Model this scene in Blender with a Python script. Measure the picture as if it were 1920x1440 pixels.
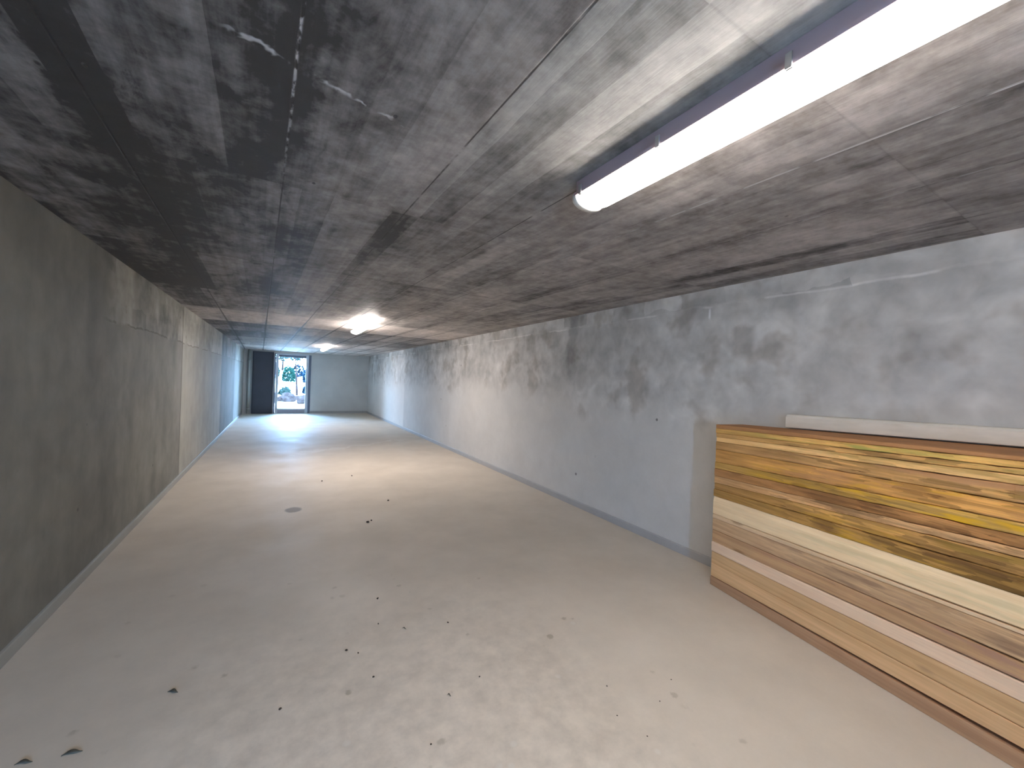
import bpy, bmesh, math, random
from mathutils import Vector, Matrix, noise
PI = math.pi
sc = bpy.context.scene
for o in list(bpy.data.objects):
    bpy.data.objects.remove(o, do_unlink=True)
COL = sc.collection

# ------------------------------------------------------------------ camera
F_PX, CAM_H = 776.0, 1.577
YAW, PITCH, ROLL = 0.512, -0.003, 0.037
cam_data = bpy.data.cameras.new('camera')
cam_data.sensor_width = 36.0
cam_data.lens = F_PX / 1920.0 * 36.0
cam_data.clip_start = 0.02
cam_data.clip_end = 300
cam = bpy.data.objects.new('camera', cam_data)
COL.objects.link(cam)
fw = Vector((math.sin(YAW), math.cos(YAW), 0)); rt = Vector((math.cos(YAW), -math.sin(YAW), 0)); up = Vector((0, 0, 1))
f2 = fw * math.cos(PITCH) + up * math.sin(PITCH)
u2 = up * math.cos(PITCH) - fw * math.sin(PITCH)
r3 = rt * math.cos(ROLL) + u2 * math.sin(ROLL)
u3 = u2 * math.cos(ROLL) - rt * math.sin(ROLL)
M = Matrix((r3, u3, -f2)).transposed().to_4x4()
M.translation = Vector((0, 0, CAM_H))
cam.matrix_world = M
sc.camera = cam

# ------------------------------------------------------------------ light and exposure
sc.view_settings.view_transform = 'Standard'
sc.view_settings.look = 'None'
sc.view_settings.gamma = 1.0
sc.view_settings.exposure = 0.5
sc.view_settings.use_curve_mapping = False
sc.cycles.use_denoising = True
sc.cycles.max_bounces = 6
sc.cycles.diffuse_bounces = 4
sc.cycles.use_adaptive_sampling = True
sc.cycles.adaptive_threshold = 0.06

SKY = 72.0
LAMP = 33.0
w = bpy.data.worlds.new('daylight')
sc.world = w
w.use_nodes = True
nt = w.node_tree
nt.nodes.clear()
wo = nt.nodes.new('ShaderNodeOutputWorld')
bg = nt.nodes.new('ShaderNodeBackground')
tc = nt.nodes.new('ShaderNodeTexCoord')
sx = nt.nodes.new('ShaderNodeSeparateXYZ')
rp = nt.nodes.new('ShaderNodeValToRGB')
nt.links.new(tc.outputs['Generated'], sx.inputs[0])
nt.links.new(sx.outputs['Z'], rp.inputs[0])
rp.color_ramp.elements[0].position = 0.0
rp.color_ramp.elements[0].color = (0.34, 0.60, 1.0, 1)
rp.color_ramp.elements[1].position = 0.6
rp.color_ramp.elements[1].color = (0.30, 0.55, 1.0, 1)
nt.links.new(rp.outputs[0], bg.inputs[0])
bg.inputs[1].default_value = SKY
nt.links.new(bg.outputs[0], wo.inputs[0])

sun_d = bpy.data.lights.new('sun', 'SUN')
sun_d.energy = 7.0
sun_d.angle = math.radians(3)
sun_d.color = (1.0, 0.96, 0.88)
sun = bpy.data.objects.new('sun', sun_d)
COL.objects.link(sun)
sun.rotation_euler = (math.radians(38), 0, math.radians(-80))

# ------------------------------------------------------------------ room size
XL, XR, YB, YF, H = -1.223, 3.413, -3.0, 19.04, 2.5
OX0, OX1 = -0.13, 1.03         # far doorway
for (nm, cx, cy, sx_, sy_, rz) in (('far_doorway_portal', (OX0 + OX1) / 2, YF + 0.45, OX1 - OX0, 2.36, 0.0),
                                   ('rear_fill_slot_portal', -0.525, YB - 0.35, 0.45, 2.0, PI)):  # rear slot is out of view, added for cool daylight fill
    pd = bpy.data.lights.new(nm, 'AREA'); pd.shape = 'RECTANGLE'; pd.size = sx_; pd.size_y = sy_
    pd.cycles.is_portal = True
    po = bpy.data.objects.new(nm, pd); COL.objects.link(po)
    po.location = (cx, cy, 1.15); po.rotation_euler = (-PI / 2, 0, rz)

# ------------------------------------------------------------------ helpers
def link(name, bm, m=None, parent=None, smooth=False):
    me = bpy.data.meshes.new(name)
    bmesh.ops.recalc_face_normals(bm, faces=bm.faces[:])
    if smooth:
        for f in bm.faces: f.smooth = True
    bm.to_mesh(me); bm.free()
    if m: me.materials.append(m)
    o = bpy.data.objects.new(name, me); COL.objects.link(o)
    if parent: o.parent = parent
    return o

def box(bm, x0, x1, y0, y1, z0, z1, bevel=0.0):
    vs = [bm.verts.new((x, y, z)) for x in (x0, x1) for y in (y0, y1) for z in (z0, z1)]
    fs = [(0, 1, 3, 2), (4, 6, 7, 5), (0, 4, 5, 1), (2, 3, 7, 6), (0, 2, 6, 4), (1, 5, 7, 3)]
    fc = [bm.faces.new([vs[i] for i in f]) for f in fs]
    if bevel:
        es = set(e for f in fc for e in f.edges)
        bmesh.ops.bevel(bm, geom=list(es), offset=bevel, segments=2, affect='EDGES', profile=0.5)
    return vs

def bx(name, m, dims, parent=None, bevel=0.0):
    bm = bmesh.new(); box(bm, *dims, bevel=bevel)
    return link(name, bm, m, parent)

def tag(o, label, cat, group=None, kind=None):
    o['label'] = label; o['category'] = cat
    if group: o['group'] = group
    if kind: o['kind'] = kind
    return o

def empty(name, loc, rz=0.0):
    o = bpy.data.objects.new(name, None); COL.objects.link(o)
    o.location = loc; o.rotation_euler = (0, 0, rz); o.empty_display_size = 0.1
    return o

def struct(o):
    o['kind'] = 'structure'; return o

class NT:
    """small node writer"""
    def __init__(s, name, rough=0.7, spec=0.5):
        s.m = bpy.data.materials.new(name); s.m.use_nodes = True
        s.t = s.m.node_tree; s.b = s.t.nodes['Principled BSDF']
        s.b.inputs['Roughness'].default_value = rough
        s.b.inputs['Specular IOR Level'].default_value = spec
        s.tc = s.t.nodes.new('ShaderNodeTexCoord')
        sep = s.t.nodes.new('ShaderNodeSeparateXYZ')
        s.t.links.new(s.tc.outputs['Object'], sep.inputs[0])
        s.x, s.y, s.z = sep.outputs; s.obj = s.tc.outputs['Object']
    def _in(s, sock, v):
        if isinstance(v, (int, float)): sock.default_value = v
        elif isinstance(v, (tuple, list)):
            sock.default_value = tuple(v) if len(v) == len(sock.default_value) else tuple(v) + (1,)
        else: s.t.links.new(v, sock)
    def ma(s, op, a, b=0.0, c=0.0, clamp=False):
        n = s.t.nodes.new('ShaderNodeMath'); n.operation = op; n.use_clamp = clamp
        s._in(n.inputs[0], a); s._in(n.inputs[1], b); s._in(n.inputs[2], c); return n.outputs[0]
    def add(s, a, b): return s.ma('ADD', a, b)
    def sub(s, a, b): return s.ma('SUBTRACT', a, b)
    def mul(s, a, b): return s.ma('MULTIPLY', a, b)
    def xyz(s, a, b, c):
        n = s.t.nodes.new('ShaderNodeCombineXYZ')
        for i, v in enumerate((a, b, c)): s._in(n.inputs[i], v)
        return n.outputs[0]
    def noise(s, vec, scale=1.0, detail=4, rough=0.55, dist=0.0, color=False):
        n = s.t.nodes.new('ShaderNodeTexNoise'); s._in(n.inputs['Vector'], vec)
        n.inputs['Scale'].default_value = scale; n.inputs['Detail'].default_value = detail
        n.inputs['Roughness'].default_value = rough; n.inputs['Distortion'].default_value = dist
        return n.outputs['Color' if color else 'Fac']
    def vor(s, vec, scale=1.0, out='Distance'):
        n = s.t.nodes.new('ShaderNodeTexVoronoi'); s._in(n.inputs['Vector'], vec); n.inputs['Scale'].default_value = scale
        return n.outputs[out]
    def white(s, vec):
        n = s.t.nodes.new('ShaderNodeTexWhiteNoise'); n.noise_dimensions = '3D'; s._in(n.inputs['Vector'], vec); return n.outputs['Value']
    def smooth(s, v, a, b, lo=0.0, hi=1.0):
        n = s.t.nodes.new('ShaderNodeMapRange'); n.interpolation_type = 'SMOOTHSTEP'; s._in(n.inputs['Value'], v)
        n.inputs['From Min'].default_value = a; n.inputs['From Max'].default_value = b
        n.inputs['To Min'].default_value = lo; n.inputs['To Max'].default_value = hi
        return n.outputs[0]
    def band(s, v, c, hw, soft):
        d = s.ma('ABSOLUTE', s.sub(v, c)); return s.smooth(d, hw, hw + soft, 1.0, 0.0)
    def rng(s, v, a, b, soft):
        return s.mul(s.smooth(v, a - soft, a + soft), s.smooth(v, b - soft, b + soft, 1.0, 0.0))
    def mix(s, f, a, b, mode='MIX'):
        n = s.t.nodes.new('ShaderNodeMix'); n.data_type = 'RGBA'; n.blend_type = mode
        s._in(n.inputs[0], f)
        for i, v in ((6, a), (7, b)):
            if isinstance(v, (int, float)): v = (v, v, v)
            s._in(n.inputs[i], v)
        return n.outputs[2]
    def scl(s, col, f):
        n = s.t.nodes.new('ShaderNodeVectorMath'); n.operation = 'SCALE'
        s._in(n.inputs[0], col if not isinstance(col, tuple) else col[:3]); s._in(n.inputs['Scale'], f); return n.outputs[0]
    def color(s, c): s._in(s.b.inputs['Base Color'], c)
    def bump(s, h, strength=0.3, dist=0.01):
        n = s.t.nodes.new('ShaderNodeBump'); n.inputs['Strength'].default_value = strength; n.inputs['Distance'].default_value = dist
        s._in(n.inputs['Height'], h); s.t.links.new(n.outputs[0], s.b.inputs['Normal'])

def flat(name, col, rough=0.6, spec=0.5, metal=0.0, var=0.08, scale=6.0):
    n = NT(name, rough, spec); n.b.inputs['Metallic'].default_value = metal
    k = n.smooth(n.noise(n.obj, scale, 4), 0.3, 0.7, 1 - var, 1 + var)
    n.color(n.scl(tuple(col), k)); return n.m

# ------------------------------------------------------------------ setting materials
def ceiling_mat():
    n = NT('board_marked_concrete', 0.62, 0.35)
    # formwork runs two degrees off the room's axis
    a = 0.035
    u = n.add(n.mul(n.x, math.cos(a)), n.mul(n.y, math.sin(a)))
    v = n.sub(n.mul(n.y, math.cos(a)), n.mul(n.x, math.sin(a)))
    wob = n.mul(n.sub(n.noise(n.obj, 2.5, 3), 0.5), 0.02)
    PU, PV, U0, V0 = 0.596, 1.7, 0.065, 0.62
    fu = n.ma('DIVIDE', n.sub(u, U0), PU); fv = n.ma('DIVIDE', n.sub(v, V0), PV)
    iu = n.ma('FLOOR', fu); iv = n.ma('FLOOR', fv)
    du = n.mul(n.ma('PINGPONG', fu, 0.5), PU); dv = n.mul(n.ma('PINGPONG', fv, 0.5), PV)
    pan = n.white(n.xyz(iu, iv, 3.7))
    rowr = n.white(n.xyz(iv, 11.3, 0.4))
    ib = n.ma('FLOOR', n.ma('DIVIDE', n.add(u, wob), 0.149))
    brd = n.white(n.xyz(ib, iv, 9.1))
    streak = n.noise(n.xyz(n.mul(u, 26.0), n.mul(v, 1.1), 0.0), 1.0, 6, 0.6)
    fine = n.noise(n.xyz(n.mul(u, 150.0), n.mul(v, 7.0), 2.0), 1.0, 3, 0.6)
    cross = n.noise(n.xyz(n.mul(u, 2.6), n.mul(v, 5.0), 4.0), 1.0, 5, 0.6, 0.6)
    big = n.noise(n.xyz(n.mul(u, 1.6), n.mul(v, 0.8), 8.0), 1.0, 4, 0.6)
    mott = n.noise(n.obj, 11.0, 5, 0.65)
    val = n.add(0.62, n.mul(n.sub(pan, 0.5), 0.18))
    val = n.add(val, n.mul(n.sub(rowr, 0.5), 0.12))
    val = n.add(val, n.mul(n.sub(brd, 0.5), 0.34))
    val = n.add(val, n.mul(n.sub(streak, 0.5), 0.55))
    val = n.add(val, n.mul(n.sub(cross, 0.5), 0.35))
    val = n.add(val, n.mul(n.sub(big, 0.5), 1.3))
    val = n.add(val, n.mul(n.sub(mott, 0.5), 0.75))
    mid = n.noise(n.xyz(n.mul(u, 7.0), n.mul(v, 3.0), 14.0), 1.0, 6, 0.65, 0.5)
    val = n.add(val, n.mul(n.sub(mid, 0.5), 0.9))
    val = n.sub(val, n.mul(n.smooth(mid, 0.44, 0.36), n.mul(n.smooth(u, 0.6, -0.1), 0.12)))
    val = n.add(val, n.mul(n.mul(n.sub(fine, 0.5), 0.26), n.smooth(u, 0.3, 0.9)))
    # damp dark stains running beside some of the joints
    side = n.mul(n.smooth(n.add(du, n.mul(n.sub(mott, .5), .10)), 0.03, 0.12, 1.0, 0.0), n.smooth(n.noise(n.xyz(n.mul(u, 3.0), n.mul(v, 0.9), 5.0), 1.0, 3), 0.42, 0.62))
    val = n.sub(val, n.mul(side, 0.30))
    # rows further in lightened: glow of middle lamp and far door painted in
    pale = n.add(n.rng(v, 7.35, 9.05, 0.03), n.add(n.mul(n.rng(v, 9.9, 10.8, 0.03), 0.35), n.add(n.mul(n.rng(v, 12.5, 25.0, 0.03), 0.6), n.mul(n.rng(v, 15.9, 25.0, 0.03), 0.6))))
    val = n.add(val, n.mul(pale, 0.75))
    # lamp falloff painted in: left side darker, strip beside the lamp and right side lighter
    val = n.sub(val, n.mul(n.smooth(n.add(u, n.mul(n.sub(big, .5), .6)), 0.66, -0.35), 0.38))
    clean = n.mul(n.rng(n.add(u, wob), 0.66, 1.25, 0.015), n.smooth(v, 2.2, 0.9))  # strip where lamp light on the concrete is painted in
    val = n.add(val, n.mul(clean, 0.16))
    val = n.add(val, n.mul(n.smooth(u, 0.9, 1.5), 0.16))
    val = n.ma('MAXIMUM', val, 0.12)
    ccol = n.mix(n.smooth(mott, 0.35, 0.65), (0.40, 0.36, 0.335), (0.45, 0.41, 0.385))
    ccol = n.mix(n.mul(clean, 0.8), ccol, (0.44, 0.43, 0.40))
    ccol = n.scl(ccol, val)
    # joints
    jn = n.noise(n.xyz(n.mul(u, 4.0), n.mul(v, 5.0), 1.0), 1.0, 4)
    jw = n.smooth(v, 4.5, 10.0, 1.0, 0.33)
    jl = n.mul(n.smooth(n.mul(n.add(du, n.mul(jn, 0.008)), jw), 0.0055, 0.0095, 1.0, 0.0), n.ma('MAXIMUM', n.smooth(jn, 0.36, 0.5), n.smooth(v, 4.0, 6.0)))
    jt = n.smooth(n.mul(n.add(dv, n.mul(jn, 0.01)), jw), 0.006, 0.014, 1.0, 0.0)
    ccol = n.mix(n.mul(jl, 0.85), ccol, (0.035, 0.03, 0.028))
    ccol = n.mix(n.mul(jt, n.smooth(v, 2.6, 3.8, 0.16, 0.85)), ccol, (0.05, 0.045, 0.042))
    # white lime along the joints
    ln = n.noise(n.xyz(n.mul(u, 30.0), n.mul(v, 14.0), 1.0), 1.0, 4)
    lime = n.mul(n.mul(n.band(n.add(u, n.mul(wob, .5)), U0, 0.001, 0.006), n.smooth(v, 2.6, 1.2)), n.smooth(ln, 0.44, 0.58))
    lime2 = n.mul(n.mul(n.band(n.add(u, n.mul(wob, .3)), U0 + 3 * PU, 0.003, 0.006), n.smooth(v, 4.2, 0.4)), n.smooth(jn, 0.40, 0.52))
    lime4 = n.mul(n.mul(n.band(n.add(u, n.mul(wob, .3)), U0 + 4 * PU, 0.002, 0.004), n.smooth(v, 3.6, 0.4)), n.smooth(jn, 0.46, 0.55))
    lv = n.add(n.mul(u, -0.28), n.add(v, n.mul(n.sub(n.noise(n.obj, 9.0, 3), 0.5), 0.13)))
    lime3 = n.mul(n.mul(n.band(lv, 1.40, 0.002, 0.010), n.rng(u, -0.1, 0.46, 0.04)), n.smooth(n.noise(n.obj, 9.0, 3), 0.46, 0.56))
    lm = n.ma('MINIMUM', n.add(n.add(lime, lime3), n.add(lime2, n.mul(lime4, .7))), 1.0)
    ccol = n.mix(n.mul(lm, 0.8), ccol, (0.62, 0.60, 0.60))
    # blow holes
    vd = n.vor(n.xyz(n.mul(u, 1.0), n.mul(v, 0.6), 0.0), 7.0)
    hole = n.mul(n.smooth(vd, 0.035, 0.07, 1.0, 0.0), n.smooth(n.noise(n.obj, 3.0, 2), 0.5, 0.56))
    ccol = n.mix(n.mul(hole, 0.8), ccol, (0.03, 0.03, 0.03))
    n.color(ccol)
    h = n.add(n.mul(streak, 0.5), n.add(n.mul(mott, 0.6), n.mul(n.mul(fine, 0.35), n.smooth(u, 0.3, 0.9))))
    h = n.sub(h, n.add(n.mul(jl, 1.5), n.mul(hole, 1.5)))
    h = n.add(h, n.mul(lm, 1.2))
    h = n.add(h, n.mul(brd, 0.25))
    n.bump(h, 0.30, 0.006)
    return n.m

def wall_mat(side):
    n = NT('plastered_concrete_' + side, 0.75, 0.3)
    big = n.noise(n.obj, 1.1, 4, 0.6)
    med = n.noise(n.obj, 3.2, 4, 0.6)
    blot = n.noise(n.obj, 5.5, 3, 0.5, 0.4)
    fine = n.noise(n.obj, 40.0, 3, 0.6)
    nv = n.noise(n.xyz(n.x, n.mul(n.y, 3.0), n.mul(n.z, 3.0)), 1.0, 4)
    blk = n.white(n.xyz(n.ma('FLOOR', n.mul(n.add(n.y, n.mul(nv, .2)), 2.1)), n.ma('FLOOR', n.mul(n.add(n.z, n.mul(nv, .16)), 4.5)), 1.0))
    wobz = n.mul(n.sub(med, 0.5), 0.10)
    if side == 'right':
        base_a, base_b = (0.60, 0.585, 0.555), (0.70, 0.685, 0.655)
        up = n.smooth(n.add(n.z, n.add(n.mul(n.sub(big, .5), 1.3), n.mul(n.sub(med, .5), .6))), 1.15, 1.65)
        amp = n.add(0.10, n.mul(up, 0.72))
        top = n.smooth(n.add(n.z, wobz), 2.325, 2.345)
        edge = n.band(n.add(n.z, n.mul(wobz, 0.4)), 2.335, 0.002, 0.012)
    else:
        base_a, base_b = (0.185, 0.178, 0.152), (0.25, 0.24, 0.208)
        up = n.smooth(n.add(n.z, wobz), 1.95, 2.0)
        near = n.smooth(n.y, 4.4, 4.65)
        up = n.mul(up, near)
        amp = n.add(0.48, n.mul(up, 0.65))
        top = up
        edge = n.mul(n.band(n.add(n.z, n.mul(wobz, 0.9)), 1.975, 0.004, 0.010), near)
    v = n.add(n.mul(n.sub(big, 0.5), 1.0), n.add(n.mul(n.sub(blot, 0.5), 0.9), n.mul(n.sub(med, 0.5), 0.7)))
    v = n.add(1.0, n.mul(v, amp))
    v = n.add(v, n.mul(n.mul(n.sub(blk, 0.5), 0.30), top))
    if side == 'right': v = n.add(v, n.mul(n.smooth(n.y, 12.9, 12.98), 0.22))  # far stretch lightened: daylight from the door put into the colour
    v = n.add(v, n.mul(n.sub(fine, 0.5), 0.08))
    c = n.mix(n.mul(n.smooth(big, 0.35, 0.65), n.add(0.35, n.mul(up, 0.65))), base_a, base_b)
    if side == 'right':
        # brownish damp blotches on the upper skim
        c = n.scl(c, n.add(1.0, n.mul(up, -0.17)))
        bl = n.mul(n.smooth(n.noise(n.obj, 2.3, 3, 0.55), 0.52, 0.66), up)
        c = n.mix(n.mul(bl, 0.62), c, (0.30, 0.265, 0.225))
        d1 = n.mul(n.rng(n.add(n.y, n.mul(n.sub(med, .5), .12)), 2.02, 2.19, 0.03), n.rng(n.add(n.z, n.mul(n.sub(med, .5), .2)), 1.86, 2.12, 0.035))
        c = n.mix(n.mul(d1, 0.55), c, (0.25, 0.225, 0.20))
        d2 = n.mul(n.rng(n.add(n.y, n.mul(n.sub(med, .5), .3)), 4.36, 4.56, 0.04), n.rng(n.add(n.z, 0), 1.7, 2.55, 0.08))
        c = n.mix(n.mul(d2, 0.5), c, (0.22, 0.205, 0.19))
        hd = n.mul(n.band(n.z, 2.335, 0.07, 0.06), n.smooth(n.noise(n.obj, 2.0, 3), .45, .6))
        c = n.mix(n.mul(hd, 0.25), c, (0.30, 0.29, 0.28))
        e2 = n.mul(edge, n.smooth(n.noise(n.obj, 1.7, 2), 0.47, 0.53))
        c = n.mix(n.mul(e2, 0.55), c, (0.8, 0.78, 0.75))
        st = n.mul(n.band(n.y, 2.43, 0.006, 0.008), n.rng(n.z, 2.23, 2.32, 0.02))
        c = n.mix(n.mul(st, 0.7), c, (0.85, 0.85, 0.85))
    else:
        # paler newer stretch beyond the vertical joint, darker one near the end
        pale = n.mul(n.rng(n.y, 7.5, 12.1, 0.012), 1.0)
        v = n.add(v, n.mul(pale, 0.75))
        v = n.sub(v, n.mul(n.rng(n.y, 12.1, 15.5, 0.03), 0.28))
        v = n.add(v, n.mul(n.smooth(n.y, 15.45, 15.6), 0.6))  # last stretch brightened, painting in light from the far door
        strk = n.noise(n.xyz(0.0, n.mul(n.y, 3.2), n.mul(n.z, 0.35)), 1.0, 4)
        v = n.add(v, n.mul(n.sub(strk, 0.5), 0.55))
        jd = n.mul(n.ma('MAXIMUM', n.band(n.add(n.y, n.mul(wobz, .2)), 7.49, 0.012, 0.02), n.band(n.y, 12.1, 0.02, 0.03)), 0.7)
        e2 = n.mul(edge, n.smooth(n.noise(n.obj, 2.2, 2), 0.42, 0.48))
        scr = n.mul(n.smooth(n.noise(n.xyz(0.0, n.mul(n.y, 9.0), n.mul(n.z, 5.0)), 1.0, 5, 0.65), 0.62, 0.68), n.mul(up, 0.8))
        e2 = n.ma('MAXIMUM', e2, scr)
        c = n.mix(n.ma('MAXIMUM', jd, n.mul(e2, 0.7)), c, (0.09, 0.08, 0.06))
    hole = n.mul(n.smooth(n.vor(n.obj, 2.6), 0.035, 0.055, 1.0, 0.0), n.smooth(n.noise(n.obj, 1.3, 2), 0.48, 0.56))
    c = n.mix(n.mul(hole, 0.75), c, (0.07, 0.06, 0.055))
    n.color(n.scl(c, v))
    h = n.add(n.mul(fine, 0.2), n.add(n.mul(med, 0.6), n.mul(n.mul(blk, top), 0.9)))
    n.bump(n.add(h, n.mul(top, 1.2)), 0.35, 0.006)
    return n.m

def floor_mat():
    n = NT('beige_screed', 0.6, 0.3)
    big = n.noise(n.obj, 0.45, 3, 0.5)
    med = n.noise(n.obj, 1.8, 5, 0.6)
    sm = n.noise(n.obj, 9.0, 5, 0.65)
    fine = n.noise(n.obj, 60.0, 3, 0.6)
    near = n.mul(n.smooth(n.y, 3.4, 1.8), n.rng(n.x, -0.4, 1.5, 0.35))
    c = n.mix(n.smooth(big, 0.35, 0.65), (0.66, 0.585, 0.485), (0.70, 0.625, 0.525))
    v = n.add(1.0, n.mul(n.sub(med, 0.5), 0.24))
    v = n.add(v, n.mul(n.mul(n.sub(sm, 0.5), 0.65), n.add(0.14, n.mul(near, 0.9))))
    v = n.add(v, n.mul(n.sub(fine, 0.5), 0.06))
    c = n.scl(c, v)
    # small damp spots and footprints near the camera
    sp = n.mul(n.smooth(n.add(n.vor(n.obj, 7.5), n.mul(n.sub(sm, .5), .7)), 0.05, 0.16, 1.0, 0.0), n.smooth(n.noise(n.obj, 2.6, 2), 0.50, 0.60))
    sp = n.mul(sp, n.mul(n.smooth(n.y, 4.5, 1.9), n.rng(n.x, -0.9, 1.9, 0.3)))
    c = n.mix(n.mul(sp, 0.55), c, (0.30, 0.25, 0.17))
    wsp = n.mul(n.smooth(n.add(n.vor(n.xyz(n.add(n.x, 3.3), n.y, 0.0), 5.0), n.mul(n.sub(sm, .5), .2)), 0.03, 0.10, 1.0, 0.0), n.smooth(n.noise(n.obj, 3.1, 2), 0.48, 0.58))
    wsp = n.mul(wsp, n.mul(n.smooth(n.y, 5.5, 1.9), n.rng(n.x, -0.6, 1.9, 0.3)))
    c = n.mix(n.mul(wsp, 0.35), c, (0.78, 0.75, 0.68))
    # damp spot in the middle of the floor
    dx = n.mul(n.sub(n.x, 0.187), 1 / 0.10); dy = n.mul(n.sub(n.y, 5.43), 1 / 0.11)
    dd = n.add(n.ma('SQRT', n.add(n.mul(dx, dx), n.mul(dy, dy))), n.mul(n.sub(sm, .5), .5))
    c = n.mix(n.smooth(dd, 0.7, 1.05, 0.75, 0.0), c, (0.16, 0.14, 0.11))
    # pale dust line left across the floor
    ly = n.add(n.sub(n.y, n.mul(n.x, 0.55)), n.mul(n.sub(med, 0.5), 1.6))
    ln = n.mul(n.mul(n.band(ly, 9.1, 0.02, 0.10), n.rng(n.x, 0.2, 2.9, 0.3)), n.smooth(n.noise(n.obj, 1.2, 2), .40, .5))
    c = n.mix(n.mul(ln, 0.35), c, (0.9, 0.86, 0.78))
    n.color(c)
    n.b.inputs['Roughness'].default_value = 0.45
    n._in(n.b.inputs['Roughness'], n.smooth(med, 0.3, 0.7, 0.66, 0.52))
    n.bump(n.add(n.mul(sm, 0.5), n.mul(fine, 0.15)), 0.12, 0.004)
    return n.m

M_ceil = ceiling_mat()
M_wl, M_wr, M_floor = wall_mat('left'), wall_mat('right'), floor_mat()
M_far = flat('grey_painted_blockwork', (0.62, 0.62, 0.60), 0.7, 0.3, var=0.06, scale=1.2)
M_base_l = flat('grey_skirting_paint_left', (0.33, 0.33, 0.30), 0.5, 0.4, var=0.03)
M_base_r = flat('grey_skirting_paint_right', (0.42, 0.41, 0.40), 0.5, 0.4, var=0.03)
M_frame = flat('white_lacquered_frame', (0.62, 0.66, 0.70), 0.4, 0.5, var=0.02)
M_jamb = flat('blue_grey_jamb', (0.16, 0.19, 0.25), 0.5, 0.4, var=0.04)
M_sill = flat('pale_grey_kick_panel', (0.38, 0.38, 0.45), 0.5, 0.4, var=0.04)

# ------------------------------------------------------------------ room shell
T = 0.3
struct(bx('floor', M_floor, (XL - T, XR + T, YB - T, YF + T, -0.25, 0.0)))
struct(bx('ceiling', M_ceil, (XL - T, XR + T, YB - T, YF + T, H, H + 0.25)))
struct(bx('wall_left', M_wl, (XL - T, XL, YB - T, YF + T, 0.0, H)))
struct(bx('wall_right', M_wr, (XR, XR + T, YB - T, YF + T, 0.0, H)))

bm = bmesh.new()
box(bm, XL, OX0 - 0.06, YF, YF + T, 0, H)
box(bm, OX1 + 0.10, XR, YF, YF + T, 0, H)
box(bm, OX0 - 0.06, OX1 + 0.10, YF, YF + T, 2.40, H)
struct(link('wall_far', bm, M_far))
bm = bmesh.new()
box(bm, XL, -0.75, YB - T, YB, 0, H); box(bm, -0.30, XR, YB - T, YB, 0, H); box(bm, -0.75, -0.30, YB - T, YB, 2.0, H)  # unseen opening behind the camera, added and sized to shape the fill light
struct(link('wall_back', bm, M_far))

def skirting(name, x, s, m, y0, y1):
    bm = bmesh.new()
    prof = [(0, 0), (0.014, 0), (0.014, 0.068), (0.010, 0.076), (0, 0.079)]
    rows = [[bm.verts.new((x + s * px, y, pz)) for px, pz in prof] for y in (y0, y1)]
    for i in range(5):
        j = (i + 1) % 5
        bm.faces.new((rows[0][i], rows[0][j], rows[1][j], rows[1][i]))
    bm.faces.new(rows[0]); bm.faces.new(rows[1])
    return struct(link(name, bm, m))
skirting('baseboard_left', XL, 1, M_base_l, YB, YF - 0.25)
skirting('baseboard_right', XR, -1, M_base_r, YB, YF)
struct(bx('baseboard_far', M_base_r, (OX1 + 0.11, XR - 0.013, YF - 0.014, YF, 0, 0.10), bevel=0.003))

# far glazed door: frame, kick panel, thin glass
door = empty('door_1', ((OX0 + OX1) / 2, YF, 0)); struct(door)
def dpart(name, m, dims, bev=0.004):
    hx = (OX0 + OX1) / 2
    o = bx(name, m, (dims[0] - hx, dims[1] - hx, dims[2] - YF, dims[3] - YF, dims[4], dims[5]), door, bev)
    return o
dpart('left_stile', M_frame, (OX0 - 0.01, OX0 + 0.09, YF + 0.02, YF + 0.09, 0.0, 2.36))
dpart('right_stile', M_frame, (OX1 - 0.09, OX1 + 0.01, YF + 0.02, YF + 0.09, 0.0, 2.36))
dpart('top_rail', M_jamb, (OX0 + 0.09, OX1 - 0.09, YF + 0.025, YF + 0.085, 2.27, 2.36))
dpart('kick_panel', M_sill, (OX0 + 0.09, OX1 - 0.09, YF + 0.03, YF + 0.08, 0.0, 0.15))
dpart('bottom_rail', M_frame, (OX0 + 0.09, OX1 - 0.09, YF + 0.02, YF + 0.09, 0.151, 0.20))
g = bpy.data.materials.new('clear_glass'); g.use_nodes = True
gt = g.node_tree; gt.nodes.clear()
go = gt.nodes.new('ShaderNodeOutputMaterial'); gm = gt.nodes.new('ShaderNodeMixShader'); gf = gt.nodes.new('ShaderNodeFresnel')
ga = gt.nodes.new('ShaderNodeBsdfTransparent'); gg = gt.nodes.new('ShaderNodeBsdfGlossy'); gg.inputs['Roughness'].default_value = 0.02
ga.inputs[0].default_value = (0.93, 0.97, 0.97, 1)
gt.links.new(gf.outputs[0], gm.inputs[0]); gt.links.new(ga.outputs[0], gm.inputs[1]); gt.links.new(gg.outputs[0], gm.inputs[2]); gt.links.new(gm.outputs[0], go.inputs[0])
dpart('glass_pane', g, (OX0 + 0.09, OX1 - 0.09, YF + 0.05, YF + 0.056, 0.20, 2.27), 0)
struct(bx('trim_1', M_jamb, (OX1 + 0.012, OX1 + 0.10, YF - 0.02, YF + 0.10, 0, 2.399), bevel=0.004))
struct(bx('trim_2', M_jamb, (OX0 - 0.06, OX0 - 0.012, YF - 0.02, YF + 0.10, 0, 2.399), bevel=0.004))
struct(bx('trim_3', M_frame, (OX0 - 0.012, OX1 + 0.012, YF - 0.015, YF + 0.10, 2.362, 2.42), bevel=0.004))

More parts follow.
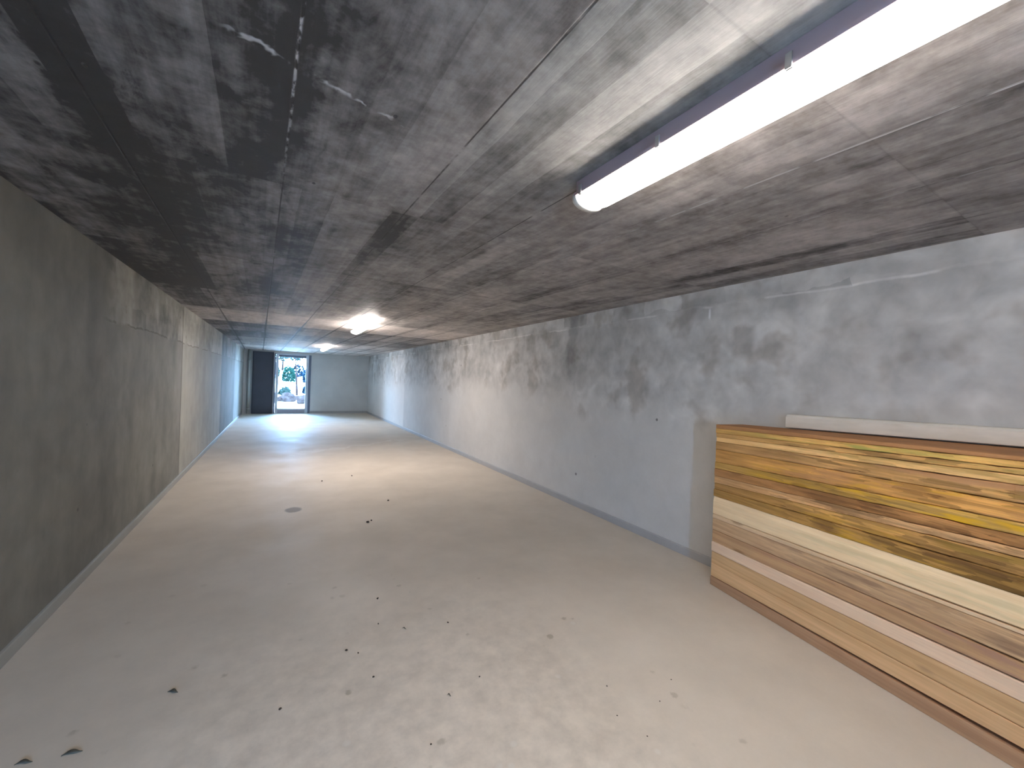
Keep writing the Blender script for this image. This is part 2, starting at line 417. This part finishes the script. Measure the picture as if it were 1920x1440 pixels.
# dark metal leaf parked beside the doorway
leaf = empty('sliding_door_leaf', (-0.56, YF - 0.06, 0))
M_dark = flat('dark_slate_metal', (0.035, 0.040, 0.055), 0.45, 0.5, 0.0, var=0.10, scale=2.0)
M_blk = flat('black_metal_edge', (0.012, 0.014, 0.025), 0.4, 0.5, 0.2, var=0.05)
bx('panel', M_dark, (-0.34, 0.31, -0.03, 0.02, 0.02, 2.44), leaf, 0.004)
bx('edge_strip', M_blk, (0.311, 0.345, -0.035, 0.025, 0.02, 2.44), leaf, 0.003)
bx('edge_strip', M_blk, (-0.365, -0.341, -0.035, 0.025, 0.02, 2.44), leaf, 0.003)
bx('bottom_runner', M_blk, (-0.36, 0.34, -0.045, 0.035, 0.0, 0.019), leaf, 0.002)
tag(leaf, 'tall dark slate metal door leaf standing left of the bright far doorway', 'door leaf')

def cyl(bm, p0, p1, r0, r1=None, seg=16):
    r1 = r0 if r1 is None else r1
    p0, p1 = Vector(p0), Vector(p1); d = (p1 - p0).normalized()
    a = d.orthogonal().normalized(); b = d.cross(a)
    R0 = [bm.verts.new(p0 + (a * math.cos(t) + b * math.sin(t)) * r0) for t in [2 * PI * i / seg for i in range(seg)]]
    R1 = [bm.verts.new(p1 + (a * math.cos(t) + b * math.sin(t)) * r1) for t in [2 * PI * i / seg for i in range(seg)]]
    for i in range(seg):
        j = (i + 1) % seg; bm.faces.new((R0[i], R0[j], R1[j], R1[i]))
    bm.faces.new(R0); bm.faces.new(R1[::-1])

pipe = empty('drain_pipe', (-1.035, YF - 0.07, 0))
M_pipe = flat('pale_grey_plastic', (0.42, 0.44, 0.42), 0.4, 0.5, var=0.05, scale=3)
bm = bmesh.new(); cyl(bm, (0, 0, 0.0), (0, 0, H), 0.052, seg=24); link('tube', bm, M_pipe, pipe, True)
for zz in (0.16, 2.05):
    bm = bmesh.new(); cyl(bm, (0, 0, zz), (0, 0, zz + 0.05), 0.058, seg=24); link('collar', bm, M_pipe, pipe, True)
tag(pipe, 'pale grey vertical pipe in the far left corner of the garage', 'pipe')

# ------------------------------------------------------------------ ceiling lamps
M_house = flat('light_grey_polycarbonate', (0.52, 0.40, 0.42), 0.5, 0.4, var=0.03)
M_clip = flat('steel_clip', (0.55, 0.55, 0.55), 0.3, 0.5, 0.7, var=0.03)
M_cap = flat('clear_ribbed_end', (0.80, 0.80, 0.74), 0.25, 0.6, var=0.04)
def lamp_mat(k, nm):
    m = bpy.data.materials.new(nm); m.use_nodes = True
    b = m.node_tree.nodes['Principled BSDF']
    b.inputs['Base Color'].default_value = (0.9, 0.9, 0.9, 1); b.inputs['Roughness'].default_value = 0.35
    b.inputs['Emission Color'].default_value = (1.0, 0.92, 0.86, 1); b.inputs['Emission Strength'].default_value = k
    return m
M_lit = lamp_mat(LAMP, 'lit_diffuser')
M_lit_far = lamp_mat(LAMP * 1.3, 'lit_diffuser_far')
M_lit_end = lamp_mat(LAMP * 0.8, 'lit_diffuser_end')
L_LEN = 1.75
def make_lamp():
    root = empty('ceiling_lamp', (0, 0, H))
    # housing tray: flat box with outward lip
    bm = bmesh.new(); hw = 0.070
    prof = [(-hw, 0), (hw, 0), (hw, -0.048), (hw + 0.014, -0.054), (hw + 0.014, -0.068), (hw + 0.010, -0.068), (hw + 0.008, -0.060), (-hw - 0.008, -0.060), (-hw - 0.010, -0.068), (-hw - 0.014, -0.068), (-hw - 0.014, -0.054), (-hw, -0.048)]
    rows = [[bm.verts.new((x, y, z)) for x, z in prof] for y in (0.02, L_LEN - 0.02)]
    n = len(prof)
    for i in range(n):
        j = (i + 1) % n; bm.faces.new((rows[0][i], rows[0][j], rows[1][j], rows[1][i]))
    bm.faces.new(rows[0]); bm.faces.new(rows[1])
    link('housing', bm, M_house, root)
    # rounded diffuser with domed ends
    bm = bmesh.new(); seg = 12; R = 0.074; D = 0.056
    ys = [0.035, 0.05, 0.09, L_LEN - 0.09, L_LEN - 0.05, L_LEN - 0.035]; ks = [0.55, 0.85, 1, 1, 0.85, 0.55]
    rws = []
    for y, k in zip(ys, ks):
        rws.append([bm.verts.new((-R * math.cos(PI * i / seg), y, -0.063 - D * k * (math.sin(PI * i / seg)) ** 0.7)) for i in range(seg + 1)])
    for a, b in zip(rws, rws[1:]):
        for i in range(seg): bm.faces.new((a[i], a[i + 1], b[i + 1], b[i]))
    bm.faces.new(rws[0]); bm.faces.new(rws[-1])
    link('diffuser', bm, M_lit, root, True)
    # end caps
    for y0, y1 in ((-0.012, 0.033), (L_LEN - 0.033, L_LEN + 0.012)):
        bm = bmesh.new(); rr = []
        ysq = [y0, y0 + 0.012, y1 - 0.004, y1] if y0 < 0 else [y1, y1 - 0.012, y0 + 0.004, y0]
        for y, k in zip(ysq, (0.62, 0.95, 1.0, 0.96)):
            rr.append([bm.verts.new((-(R + 0.010) * k * math.cos(PI * i / seg), y, -0.056 - (D + 0.004) * k * (math.sin(PI * i / seg)) ** 0.7)) for i in range(seg + 1)])
        for a, b in zip(rr, rr[1:]):
            for i in range(seg): bm.faces.new((a[i], a[i + 1], b[i + 1], b[i]))
            bm.faces.new((a[0], b[0], b[-1], a[-1]))
        bm.faces.new(rr[0]); bm.faces.new(rr[-1])
        link('end_cap', bm, M_cap, root, True)
    # snap clips along both edges
    for s in (-1, 1):
        for y in (L_LEN - 0.07, L_LEN - 0.50, L_LEN - 0.93, L_LEN - 1.36, 0.07):
            bm = bmesh.new()
            x = s * (R + 0.012)
            box(bm, min(x, x + s * 0.006), max(x, x + s * 0.006), y - 0.009, y + 0.009, -0.078, -0.036, bevel=0.0015)
            x2 = s * (R - 0.001)
            box(bm, min(x2, x), max(x2, x), y - 0.009, y + 0.009, -0.080, -0.0765)
            link('clip', bm, M_clip, root)
    # mounting feet
    return root
FAR_LIT = [M_lit_far]
def copy_tree(o, parent=None):
    c = o.copy()
    if o.name.startswith('diffuser'):
        c.data = o.data.copy(); c.data.materials[0] = FAR_LIT[0]; COL.objects.link(c); c.parent = parent
    for ch in [k for k in o.children]: copy_tree(ch, c)
    return c
lamp0 = make_lamp()
LX = 1.220
spots = [(-0.215, 'large glowing ceiling lamp overhead at the upper right, nearest of the three'),
         (6.60, 'glowing ceiling lamp halfway down the garage with a bright patch beside it'),
         (13.30, 'small distant ceiling lamp just above the far doorway')]
for i, (y, lab) in enumerate(spots):
    FAR_LIT[0] = M_lit_end if i == 2 else M_lit_far
    o = lamp0 if i == 0 else copy_tree(lamp0)
    o.location = (LX, y, H)
    tag(o, lab, 'ceiling lamp', 'tube lamps along the garage ceiling')

# ------------------------------------------------------------------ stack of timber against the right wall
SP = Vector((3.105, 2.116, 0)); ES = Vector((-0.1785, -0.984, 0)); EW = Vector((0.984, -0.1785, 0))
SL = 3.3; SREF = 1.68
def wood(name, c1, c2, stains=(), stain_amt=0.0, dark=0.25, seed=0.0, rough=0.75, rustic=0.0):
    n = NT(name, rough, 0.25)
    # object space: x along the plank, y into the stack, z up
    X = n.add(n.x, seed * 7.3)
    g1 = n.noise(n.xyz(n.mul(X, 0.9), n.mul(n.y, 12.0), n.mul(n.z, 38.0)), 1.0, 5, 0.6, 0.3)
    g2 = n.noise(n.xyz(n.mul(X, 5.0), n.mul(n.y, 60.0), n.mul(n.z, 190.0)), 1.0, 3, 0.6)
    bl = n.noise(n.xyz(n.mul(X, 2.0), n.mul(n.y, 4.0), n.mul(n.z, 9.0)), 1.0, 4, 0.6)
    c = n.mix(n.smooth(g1, 0.32, 0.68), c1, c2)
    v = n.add(1.0, n.mul(n.sub(g2, 0.5), 0.30 + rustic * 0.5))
    v = n.add(v, n.mul(n.sub(bl, 0.5), 0.35 + rustic * 0.9))
    c = n.scl(c, v)
    if rustic:
        # torn blocks, dark checks
        wb = n.noise(n.xyz(n.mul(X, 3.0), 0.0, n.mul(n.z, 30.0)), 1.0, 3)
        cell = n.white(n.xyz(n.ma('FLOOR', n.add(n.mul(X, 7.0), n.mul(wb, 3.0))), n.ma('FLOOR', n.add(n.mul(n.z, 75.0), n.mul(wb, 1.6))), 2.0))
        ck = n.mul(n.smooth(n.x, 0.25, 0.85), rustic)
        c = n.scl(c, n.add(1.0, n.mul(n.mul(n.sub(cell, 0.5), 0.75), ck)))
        q = n.noise(n.xyz(n.mul(X, 4.0), 0.0, n.mul(n.z, 60.0)), 1.0, 5, 0.7)
        tear = n.mul(n.smooth(q, 0.60, 0.64), n.smooth(n.x, 0.15, 0.75))
        c = n.mix(n.mul(tear, 0.85 * rustic), c, (0.09, 0.045, 0.02))
        ch = n.mul(n.smooth(q, 0.36, 0.31), n.smooth(n.x, 0.3, 0.8))
        c = n.mix(n.mul(ch, 0.55 * rustic), c, (0.62, 0.43, 0.22))
    for k, (sc_, amt) in enumerate(stains):
        sn = n.noise(n.xyz(n.mul(X, 1.6), n.mul(n.y, 4.0), n.add(n.mul(n.z, 14.0), 3.1 * k)), 1.0, 4, 0.6)
        mask = n.mul(n.smooth(sn, 0.50, 0.62), n.smooth(n.x, 0.1, 0.9))
        c = n.mix(n.mul(mask, amt), c, sc_)
    # knots
    kv = n.vor(n.xyz(n.mul(X, 1.6), n.mul(n.y, 2.0), n.mul(n.z, 5.0)), 1.0)
    c = n.mix(n.smooth(kv, 0.05, 0.12, 0.55, 0.0), c, (0.16, 0.09, 0.045))
    c = n.mix(1.0, c, (1.16, 0.96, 0.70) if rustic >= 0.5 else (1.08, 0.97, 0.82), 'MULTIPLY')
    n.color(c)
    n.bump(n.add(n.mul(g1, 0.6), n.mul(g2, 0.5)), 0.25 + 0.35 * rustic, 0.004)
    return n.m

YEL, GRN, DRK, OLV = (0.62, 0.42, 0.03), (0.33, 0.36, 0.12), (0.10, 0.055, 0.03), (0.25, 0.19, 0.05)
# z_far_bottom, z_near_bottom, z_far_top, z_near_top, c1, c2, stains, rustic, label
P = [
 (0.000, 0.000, 0.0700, 0.079, (0.36, 0.225, 0.145), (0.45, 0.30, 0.20), (), 0, 'mauve brown plank lying on the floor, lowest of the timber stack'),
 (0.0730, 0.101, 0.1815, 0.186, (0.60, 0.40, 0.23), (0.72, 0.51, 0.31), (), 0, 'clean tan plank just above the thick dark gap near the floor'),
 (0.1825, 0.190, 0.2715, 0.291, (0.52, 0.35, 0.19), (0.64, 0.45, 0.27), (), 0, 'tan plank with a dark knot and a long crack along its lower edge'),
 (0.2725, 0.293, 0.3525, 0.375, (0.72, 0.56, 0.45), (0.80, 0.66, 0.54), (), 0, 'pale pinkish plank, second lightest band low in the stack'),
 (0.3535, 0.383, 0.4475, 0.459, (0.42, 0.27, 0.16), (0.53, 0.36, 0.22), (((0.36, 0.22, 0.19), 0.6),), 0.15, 'darker tan to mauve plank just above the pale pinkish one'),
 (0.4485, 0.466, 0.5405, 0.5765, (0.46, 0.32, 0.20), (0.58, 0.42, 0.28), (((0.20, 0.13, 0.10), 0.6),), 0.35, 'grey brown plank with dark smudged stains in its middle'),
 (0.5415, 0.5785, 0.5740, 0.5975, (0.60, 0.47, 0.34), (0.70, 0.56, 0.41), (), 0, 'thin light lath squeezed under the widest cream plank'),
 (0.5750, 0.6035, 0.7195, 0.7385, (0.78, 0.63, 0.43), (0.86, 0.73, 0.53), (((0.50, 0.48, 0.30), 0.35),), 0, 'widest cream plank directly below the yellowed rough boards'),
 (0.7205, 0.7415, 0.7760, 0.8200, (0.22, 0.145, 0.05), (0.38, 0.25, 0.10), ((YEL, 0.55), (DRK, 0.6)), 1, 'dark olive rough board resting on the widest cream plank'),
 (0.7770, 0.8225, 0.8275, 0.9020, (0.30, 0.19, 0.08), (0.42, 0.28, 0.12), ((OLV, 0.6), (YEL, 0.3)), 1, 'olive brown rough board, second up from the widest cream plank'),
 (0.8285, 0.9045, 0.8835, 0.9400, (0.46, 0.30, 0.17), (0.56, 0.40, 0.25), (((0.60, 0.50, 0.38), 0.6), (DRK, 0.5)), 1, 'pinkish torn board with pale splintered blocks'),
 (0.8845, 0.9425, 0.9440, 0.9950, (0.30, 0.17, 0.08), (0.42, 0.25, 0.12), ((DRK, 0.5),), 0.9, 'reddish brown rough board below the streak of bright yellow'),
 (0.9450, 0.9975, 0.9960, 1.0520, (0.32, 0.22, 0.08), (0.50, 0.36, 0.14), ((YEL, 0.95), (YEL, 0.8)), 0.8, 'board with the brightest yellow stain toward its near end'),
 (0.9970, 1.0545, 1.0995, 1.1340, (0.46, 0.27, 0.10), (0.56, 0.35, 0.14), ((YEL, 0.7), ((0.40, 0.24, 0.15), 0.6)), 0.8, 'broad orange tan board in the middle of the rough boards'),
 (1.1005, 1.1365, 1.1610, 1.2130, (0.34, 0.22, 0.10), (0.46, 0.31, 0.16), (((0.40, 0.25, 0.17), 0.7), (OLV, 0.5)), 1, 'brown rough board just under the dark olive shadowed one'),
 (1.1620, 1.2155, 1.1990, 1.2560, (0.64, 0.46, 0.23), (0.74, 0.56, 0.32), ((OLV, 0.5),), 0.5, 'thin light cream board running high across the rough boards'),
 (1.2000, 1.2585, 1.2310, 1.2860, (0.44, 0.29, 0.13), (0.55, 0.38, 0.18), ((GRN, 0.3), (DRK, 0.4)), 0.9, 'tan rough board between the cream strip and the mossy one'),
 (1.2320, 1.2885, 1.2680, 1.3180, (0.50, 0.34, 0.13), (0.62, 0.43, 0.18), ((GRN, 0.95), (GRN, 0.6)), 0.8, 'yellowish board with a green mossy stain just under the top'),
 (1.2690, 1.3200, 1.3000, 1.3400, (0.36, 0.19, 0.09), (0.43, 0.24, 0.12), (), 0.2, 'reddish brown board lying on top of the whole timber stack'),
]
rnd = random.Random(5)
def lerp(a, b, t): return a + (b - a) * t
def plank(i, zfb, znb, zft, znt, c1, c2, stains, rustic, label):
    N = 60 if rustic >= 0.35 else 40
    setback = rnd.uniform(0.0, 0.004) + (rnd.uniform(0, 0.008) if rustic >= 0.5 else 0)
    if i in (7, 0): setback = 0
    ch = 0.0030 if rustic < 0.5 else 0.0022
    if i in (3, 7): ch = 0.006
    last = i == len(P) - 1
    bm = bmesh.new(); rings = []
    s0 = rnd.uniform(0, 0.004)
    for k in range(N + 1):
        s = s0 + (SL - s0) * k / N
        t = s / SREF
        zb, zt = lerp(zfb, znb, t), lerp(zft, znt, t)
        if i == 0: zb = 0.0
        rough_k = rustic * min(1.0, max(0.0, (s - 0.15) / 0.6))
        def w_(a): return noise.noise(Vector((s * 9.0, i * 3.7, a)))
        wv = 0.0015 * w_(1.0)
        f = setback + abs(w_(2.0)) * 0.010 * rough_k + 0.0015 * w_(3.0)
        dzb = max(0, w_(4.0)) * 0.008 * rough_k; dzt = max(0, w_(5.0)) * 0.008 * rough_k
        if 1 <= i < 8: dzt += max(0, noise.noise(Vector((s * 1.6, i * 5.1, 7)))) * 0.007 * min(1, s)
        back = 0.283
        if last: back = 0.283 + 0.178 * s
        zb2, zt2 = zb + dzb, zt - dzt
        chx = min(ch, (zt2 - zb2) * 0.3)
        pr = [(f + chx, zb2), (f, zb2 + chx), (f + wv * 0, lerp(zb2, zt2, 0.5)), (f, zt2 - chx), (f + chx, zt2), (back, zt), (back, zb)]
        if i == 7: pr[3] = (f, lerp(zb2, zt2, 0.72)); pr[4] = (f + 0.010, zt2)
        rings.append([bm.verts.new((s, y, z)) for y, z in pr])
    n = len(rings[0])
    for a, b in zip(rings, rings[1:]):
        for q in range(n):
            j = (q + 1) % n; bm.faces.new((a[q], a[j], b[j], b[q]))
    bm.faces.new(rings[0]); bm.faces.new(rings[-1])
    m = wood('timber_%d' % i, c1, c2, stains, seed=i * 1.37, rustic=rustic)
    o = link('timber_plank', bm, m)
    o.matrix_world = Matrix(((ES.x, EW.x, 0, SP.x), (ES.y, EW.y, 0, SP.y), (0, 0, 1, 0), (0, 0, 0, 1)))
    tag(o, label, 'plank', 'planks of the timber stack against the right wall')
for i, row in enumerate(P): plank(i, *row)

# pale squared beam lying on the stack, along the wall
bm = bmesh.new(); rings = []
N = 30; Y0, Y1 = 1.705, -1.1
for k in range(N + 1):
    y = lerp(Y0, Y1, k / N); s = Y0 - y
    zb = 1.317 + 0.0245 * s + 0.0; hgt = 0.098 - 0.006 * s + 0.0015 * noise.noise(Vector((s * 5, 2, 2)))
    e = 0.002 if k == 0 else 0
    xf, xb = 3.335, 3.403
    cx_, cz_ = 0.016, 0.020 - min(s, 1) * 0.004
    pr = [(xf + 0.004, zb), (xf, zb + 0.004), (xf, zb + hgt - cz_), (xf + cx_, zb + hgt - 0.003), (xf + cx_ + 0.01, zb + hgt), (xb, zb + hgt), (xb, zb)]
    rings.append([bm.verts.new((x, y, z)) for x, z in pr])
n = len(rings[0])
for a, b in zip(rings, rings[1:]):
    for q in range(n):
        j = (q + 1) % n; bm.faces.new((a[q], a[j], b[j], b[q]))
bm.faces.new(rings[0]); bm.faces.new(rings[-1])
nb = NT('limewashed_beam', 0.7, 0.3)
k1 = nb.noise(nb.xyz(nb.mul(nb.x, 3.0), nb.mul(nb.y, 1.6), nb.mul(nb.z, 4.0)), 1.0, 4, 0.6)
k2 = nb.noise(nb.xyz(nb.mul(nb.x, 60.0), nb.mul(nb.y, 5.0), nb.mul(nb.z, 60.0)), 1.0, 3)
cc = nb.mix(nb.smooth(k1, 0.40, 0.60), (0.70, 0.66, 0.58), (0.80, 0.76, 0.68))
sp = nb.smooth(nb.vor(nb.obj, 5.0), 0.03, 0.05, 1.0, 0.0)
cc = nb.mix(nb.mul(sp, 0.8), cc, (0.85, 0.83, 0.80))
nb.color(nb.scl(cc, nb.add(0.93, nb.mul(k2, 0.14)))); nb.bump(k2, 0.15, 0.003)
beam = link('squared_beam', bm, nb.m)
tag(beam, 'pale grey squared beam lying along the wall on top of the timber stack', 'beam')

# ------------------------------------------------------------------ crumbs and small litter on the floor
M_crumb = flat('dark_earth', (0.055, 0.04, 0.03), 0.9, 0.2, var=0.3, scale=60)
def crumb_mesh(seed):
    bm = bmesh.new(); bmesh.ops.create_icosphere(bm, subdivisions=2, radius=1.0)
    for v in bm.verts:
        d = 1 + 0.45 * noise.noise(v.co * 1.4 + Vector((seed, 0, 0)))
        v.co = Vector((v.co.x * d, v.co.y * d * 0.8, v.co.z * d * 0.6))
    zmin = min(v.co.z for v in bm.verts)
    for v in bm.verts: v.co.z -= zmin
    me = bpy.data.meshes.new('dirt_crumb'); bm.to_mesh(me); bm.free(); me.materials.append(M_crumb); return me
cms = [crumb_mesh(k * 3.3) for k in range(5)]
crumbs = [(0.885, 4.655, .020), (0.93, 4.70, .013), (1.267, 5.392, .014), (0.658, 3.012, .010), (1.004, 2.52, .007), (0.385, 2.512, .009),
          (0.44, 2.46, .006), (0.479, 2.225, .007), (0.60, 6.75, .015), (1.05, 6.95, .013), (0.62, 1.70, .005), (0.48, 1.60, .005),
          (0.98, 1.98, .005), (1.55, 1.62, .005), (1.46, 1.45, .004), (1.72, 1.42, .004), (1.50, 1.30, .004), (0.05, 2.20, .008), (0.60, 2.70, .006), (1.9, 1.5, .004)]
LAB = 'pinhead sized dark speck on the beige floor nearest the camera'
NAMED = {4: 'dark speck on the near floor right of centre, beyond the two splinters',
         5: 'larger dark speck of the close pair left of centre on the near floor', 6: 'smaller dark speck beside the larger one left of centre',
         7: 'dark speck just nearer the camera than the pair left of centre', 17: 'dark speck near the bottom left, right of the short dry leaf',
         0: 'larger dark crumb of the close pair in the middle of the floor', 1: 'smaller dark crumb touching the larger one mid floor',
         2: 'dark crumb lying right of the close pair, mid floor', 3: 'dark crumb alone on the floor below the close pair',
         8: 'dark crumb far down the floor, left one of two', 9: 'dark crumb far down the floor, right one of two'}
for k, (x, y, s) in enumerate(crumbs):
    o = bpy.data.objects.new('dirt_crumb', cms[k % 5]); COL.objects.link(o)
    o.location = (x, y, -0.0004); o.scale = (s * .85,) * 3; o.rotation_euler = (0, 0, k * 1.3)
    tag(o, NAMED.get(k, LAB), 'crumb', 'crumbs of dirt scattered on the floor')
# dry twig like splinters near the camera
M_tw = flat('dark_dry_leaf', (0.10, 0.095, 0.075), 0.8, 0.2, var=0.25, scale=50)
def splinter(x, y, L, wd, rz, label):
    bm = bmesh.new(); N = 8; prev = None; rings = []
    for k in range(N + 1):
        t = k / N; r = wd * math.sin(PI * min(max(t, 0.06), 0.94)) ; zc = 0.004 + 0.004 * math.sin(PI * t)
        yy = 0.006 * math.sin(t * 5)
        rings.append([bm.verts.new(((t - 0.5) * L, yy + r * math.cos(a), zc + 0.4 * r * math.sin(a))) for a in [2 * PI * q / 8 for q in range(8)]])
    for a, b in zip(rings, rings[1:]):
        for q in range(8): bm.faces.new((a[q], a[(q + 1) % 8], b[(q + 1) % 8], b[q]))
    bm.faces.new(rings[0]); bm.faces.new(rings[-1])
    zmin = min(v.co.z for v in bm.verts)
    for v in bm.verts: v.co.z -= zmin
    o = link('dry_leaf', bm, M_tw, smooth=True); o.location = (x, y, 0); o.rotation_euler = (0, 0, rz)
    tag(o, label, 'leaf', 'dry leaves on the floor at the lower left')
splinter(-0.407, 2.553, 0.050, 0.011, -0.4, 'short dark dry leaf, farthest of three at the lower left of the floor')
splinter(-0.690, 2.320, 0.065, 0.012, 0.0, 'slender dark dry leaf with a trailing stem, middle one of three')
splinter(-0.836, 2.346, 0.055, 0.010, -0.1, 'dark dry leaf nearest the lower left corner')
splinter(0.735, 2.58, 0.030, 0.005, -0.5, 'thin dark splinter lying in the middle of the near floor')
splinter(0.79, 1.93, 0.022, 0.004, -0.5, 'thin dark splinter nearest the bottom edge of the floor')

# ------------------------------------------------------------------ outside the far door
M_gnd = flat('pale_gravel', (0.74, 0.73, 0.66), 0.9, 0.2, var=0.12, scale=1.5)
M_rock = flat('limestone_rock', (0.019, 0.014, 0.013), 0.9, 0.0, var=0.45, scale=4.0)
M_bark = flat('grey_bark', (0.014, 0.009, 0.008), 0.9, 0.0, var=0.3, scale=5)
bm = bmesh.new()
nx, ny = 24, 24
gv = [[None] * (ny + 1) for _ in range(nx + 1)]
for i in range(nx + 1):
    for j in range(ny + 1):
        x = -25 + 50 * i / nx; y = YF + T + 60 * j / ny
        z = -0.02 if y < 26.5 else -0.02 + min(1.9, (y - 26.5) * 0.17) + 0.25 * noise.noise(Vector((x * .2, y * .2, 0)))
        gv[i][j] = bm.verts.new((x, y, z))
for i in range(nx):
    for j in range(ny): bm.faces.new((gv[i][j], gv[i + 1][j], gv[i + 1][j + 1], gv[i][j + 1]))
struct(link('ground_outside', bm, M_gnd, smooth=True))
gs = bx('ground_outside_driveway', M_gnd, (-6, 8, YB - T - 12, YB - T, -0.25, -0.01)); struct(gs)

def rock(x, y, z, r, seed, label):
    bm = bmesh.new(); bmesh.ops.create_icosphere(bm, subdivisions=3, radius=1.0)
    for v in bm.verts:
        d = 1 + 0.5 * noise.noise(v.co * 1.1 + Vector((seed, 0, 0))) + 0.18 * noise.noise(v.co * 3.5 + Vector((seed, 4, 0)))
        v.co = Vector((v.co.x * d * r * 1.1, v.co.y * d * r * 0.8, v.co.z * d * r * 0.8))
    zmin = min(v.co.z for v in bm.verts)
    for v in bm.verts: v.co.z -= zmin
    o = link('boulder', bm, M_rock); o.location = (x, y, z - 0.06)
    tag(o, label, 'boulder', 'boulders outside the far door')
rock(-0.42, 25.3, 0, 0.33, 1, 'boulder outside the far door, leftmost of the row')
rock(0.38, 25.9, 0, 0.40, 2, 'largest dark boulder in the middle of the row outside')
rock(1.18, 25.0, 0, 0.34, 3, 'pale boulder right of the largest one outside the door')
rock(1.98, 25.6, 0, 0.32, 4, 'boulder outside the far door at the right end of the row')
rock(-0.6, 26.9, 0.05, 0.40, 5, 'boulder sitting behind the gap between the two left ones')

def leaf_mat(nm, c):
    return flat(nm, tuple(k * 0.4 for k in c), 0.7, 0.0, var=0.35, scale=2.0)
def shrub(x, y, z, rx, rz, m, label, name='leafy_shrub', cat='shrub', leaves=1700, seed=1, trunk=0.0, group='greenery beyond the far door'):
    r = random.Random(seed)
    root = empty(name, (x, y, z))
    bm = bmesh.new()
    for k in range(leaves):
        th = r.uniform(0, 2 * PI); ph = math.acos(r.uniform(-0.6, 1)); rr = r.uniform(0.55, 1.0) ** 0.6
        d = 1 + 0.35 * noise.noise(Vector((math.cos(th) * 1.5, math.sin(th) * 1.5, ph + seed)))
        c = Vector((rx * rr * d * math.sin(ph) * math.cos(th), rx * rr * d * math.sin(ph) * math.sin(th), trunk + rz * (0.6 + rr * d * math.cos(ph))))
        s = r.uniform(0.08, 0.16) * (0.6 + rx * 0.4)
        a = Vector((r.gauss(0, 1), r.gauss(0, 1), r.gauss(0, 1))).normalized(); b = a.orthogonal().normalized()
        mid = c + b * s * 0.25
        vs = [bm.verts.new(c - a * s), bm.verts.new(mid + b * s * 0.3), bm.verts.new(c + a * s), bm.verts.new(mid - b * s * 0.6)]
        bm.faces.new(vs)
    me = bpy.data.meshes.new('foliage'); bm.to_mesh(me); bm.free(); me.materials.append(m)
    o = bpy.data.objects.new('foliage', me); COL.objects.link(o); o.parent = root
    bm = bmesh.new()
    cyl(bm, (0, 0, -0.15), (0.05, 0, trunk + rz * 0.9), 0.05 + rx * 0.03, 0.02, 8)
    link('stem', bm, M_bark, root)
    tag(root, label, cat, group)
ml1 = leaf_mat('teal_green_leaves', (0.012, 0.040, 0.028)); ml2 = leaf_mat('grey_green_leaves', (0.035, 0.055, 0.045)); ml3 = leaf_mat('blue_green_leaves', (0.010, 0.025, 0.040))
shrub(-0.40, 34.8, 1.25, 0.42, 0.75, ml1, 'teal green shrub outside the far door at the left', seed=1, leaves=700)
shrub(0.55, 33.4, 1.00, 0.44, 0.70, ml1, 'deep green shrub in the middle beyond the boulders', seed=2, leaves=800)
shrub(1.15, 35.2, 1.25, 0.42, 0.75, ml3, 'narrow blue green shrub behind the leaning trunk outside', seed=8, leaves=600)
shrub(1.80, 33.0, 0.95, 0.45, 0.75, ml3, 'blue green shrub right of the leaning trunk outside', seed=3, leaves=700)
shrub(0.30, 28.4, 0.15, 0.36, 0.42, ml2, 'small grey green bush just behind the boulders outside', seed=4, leaves=700)
shrub(1.60, 29.0, 0.3, 0.32, 0.45, ml3, 'small dark bush at the foot of the leaning trunk outside', seed=5, leaves=700)
shrub(0.2, 42.0, 1.8, 1.8, 1.6, ml2, 'tall pale tree rising behind the green shrubs outside', 'broadleaf_tree', 'tree', 1900, 6, 1.0)
shrub(3.2, 44.0, 1.8, 1.5, 1.5, ml2, 'pale tree outside, seen at the right edge of the doorway', 'broadleaf_tree', 'tree', 1900, 7, 1.0)
bm = bmesh.new()
pts = [(0.96, 28.2, 0.1), (0.92, 28.2, 1.0), (0.86, 28.2, 1.9), (0.80, 28.2, 2.8)]
for a, b, r0, r1 in zip(pts, pts[1:], (0.07, 0.055, 0.04), (0.055, 0.04, 0.02)): cyl(bm, a, b, r0, r1, 10)
tag(link('leaning_tree_trunk', bm, M_bark, smooth=True), 'slim leaning bare trunk seen through the far door', 'tree trunk')
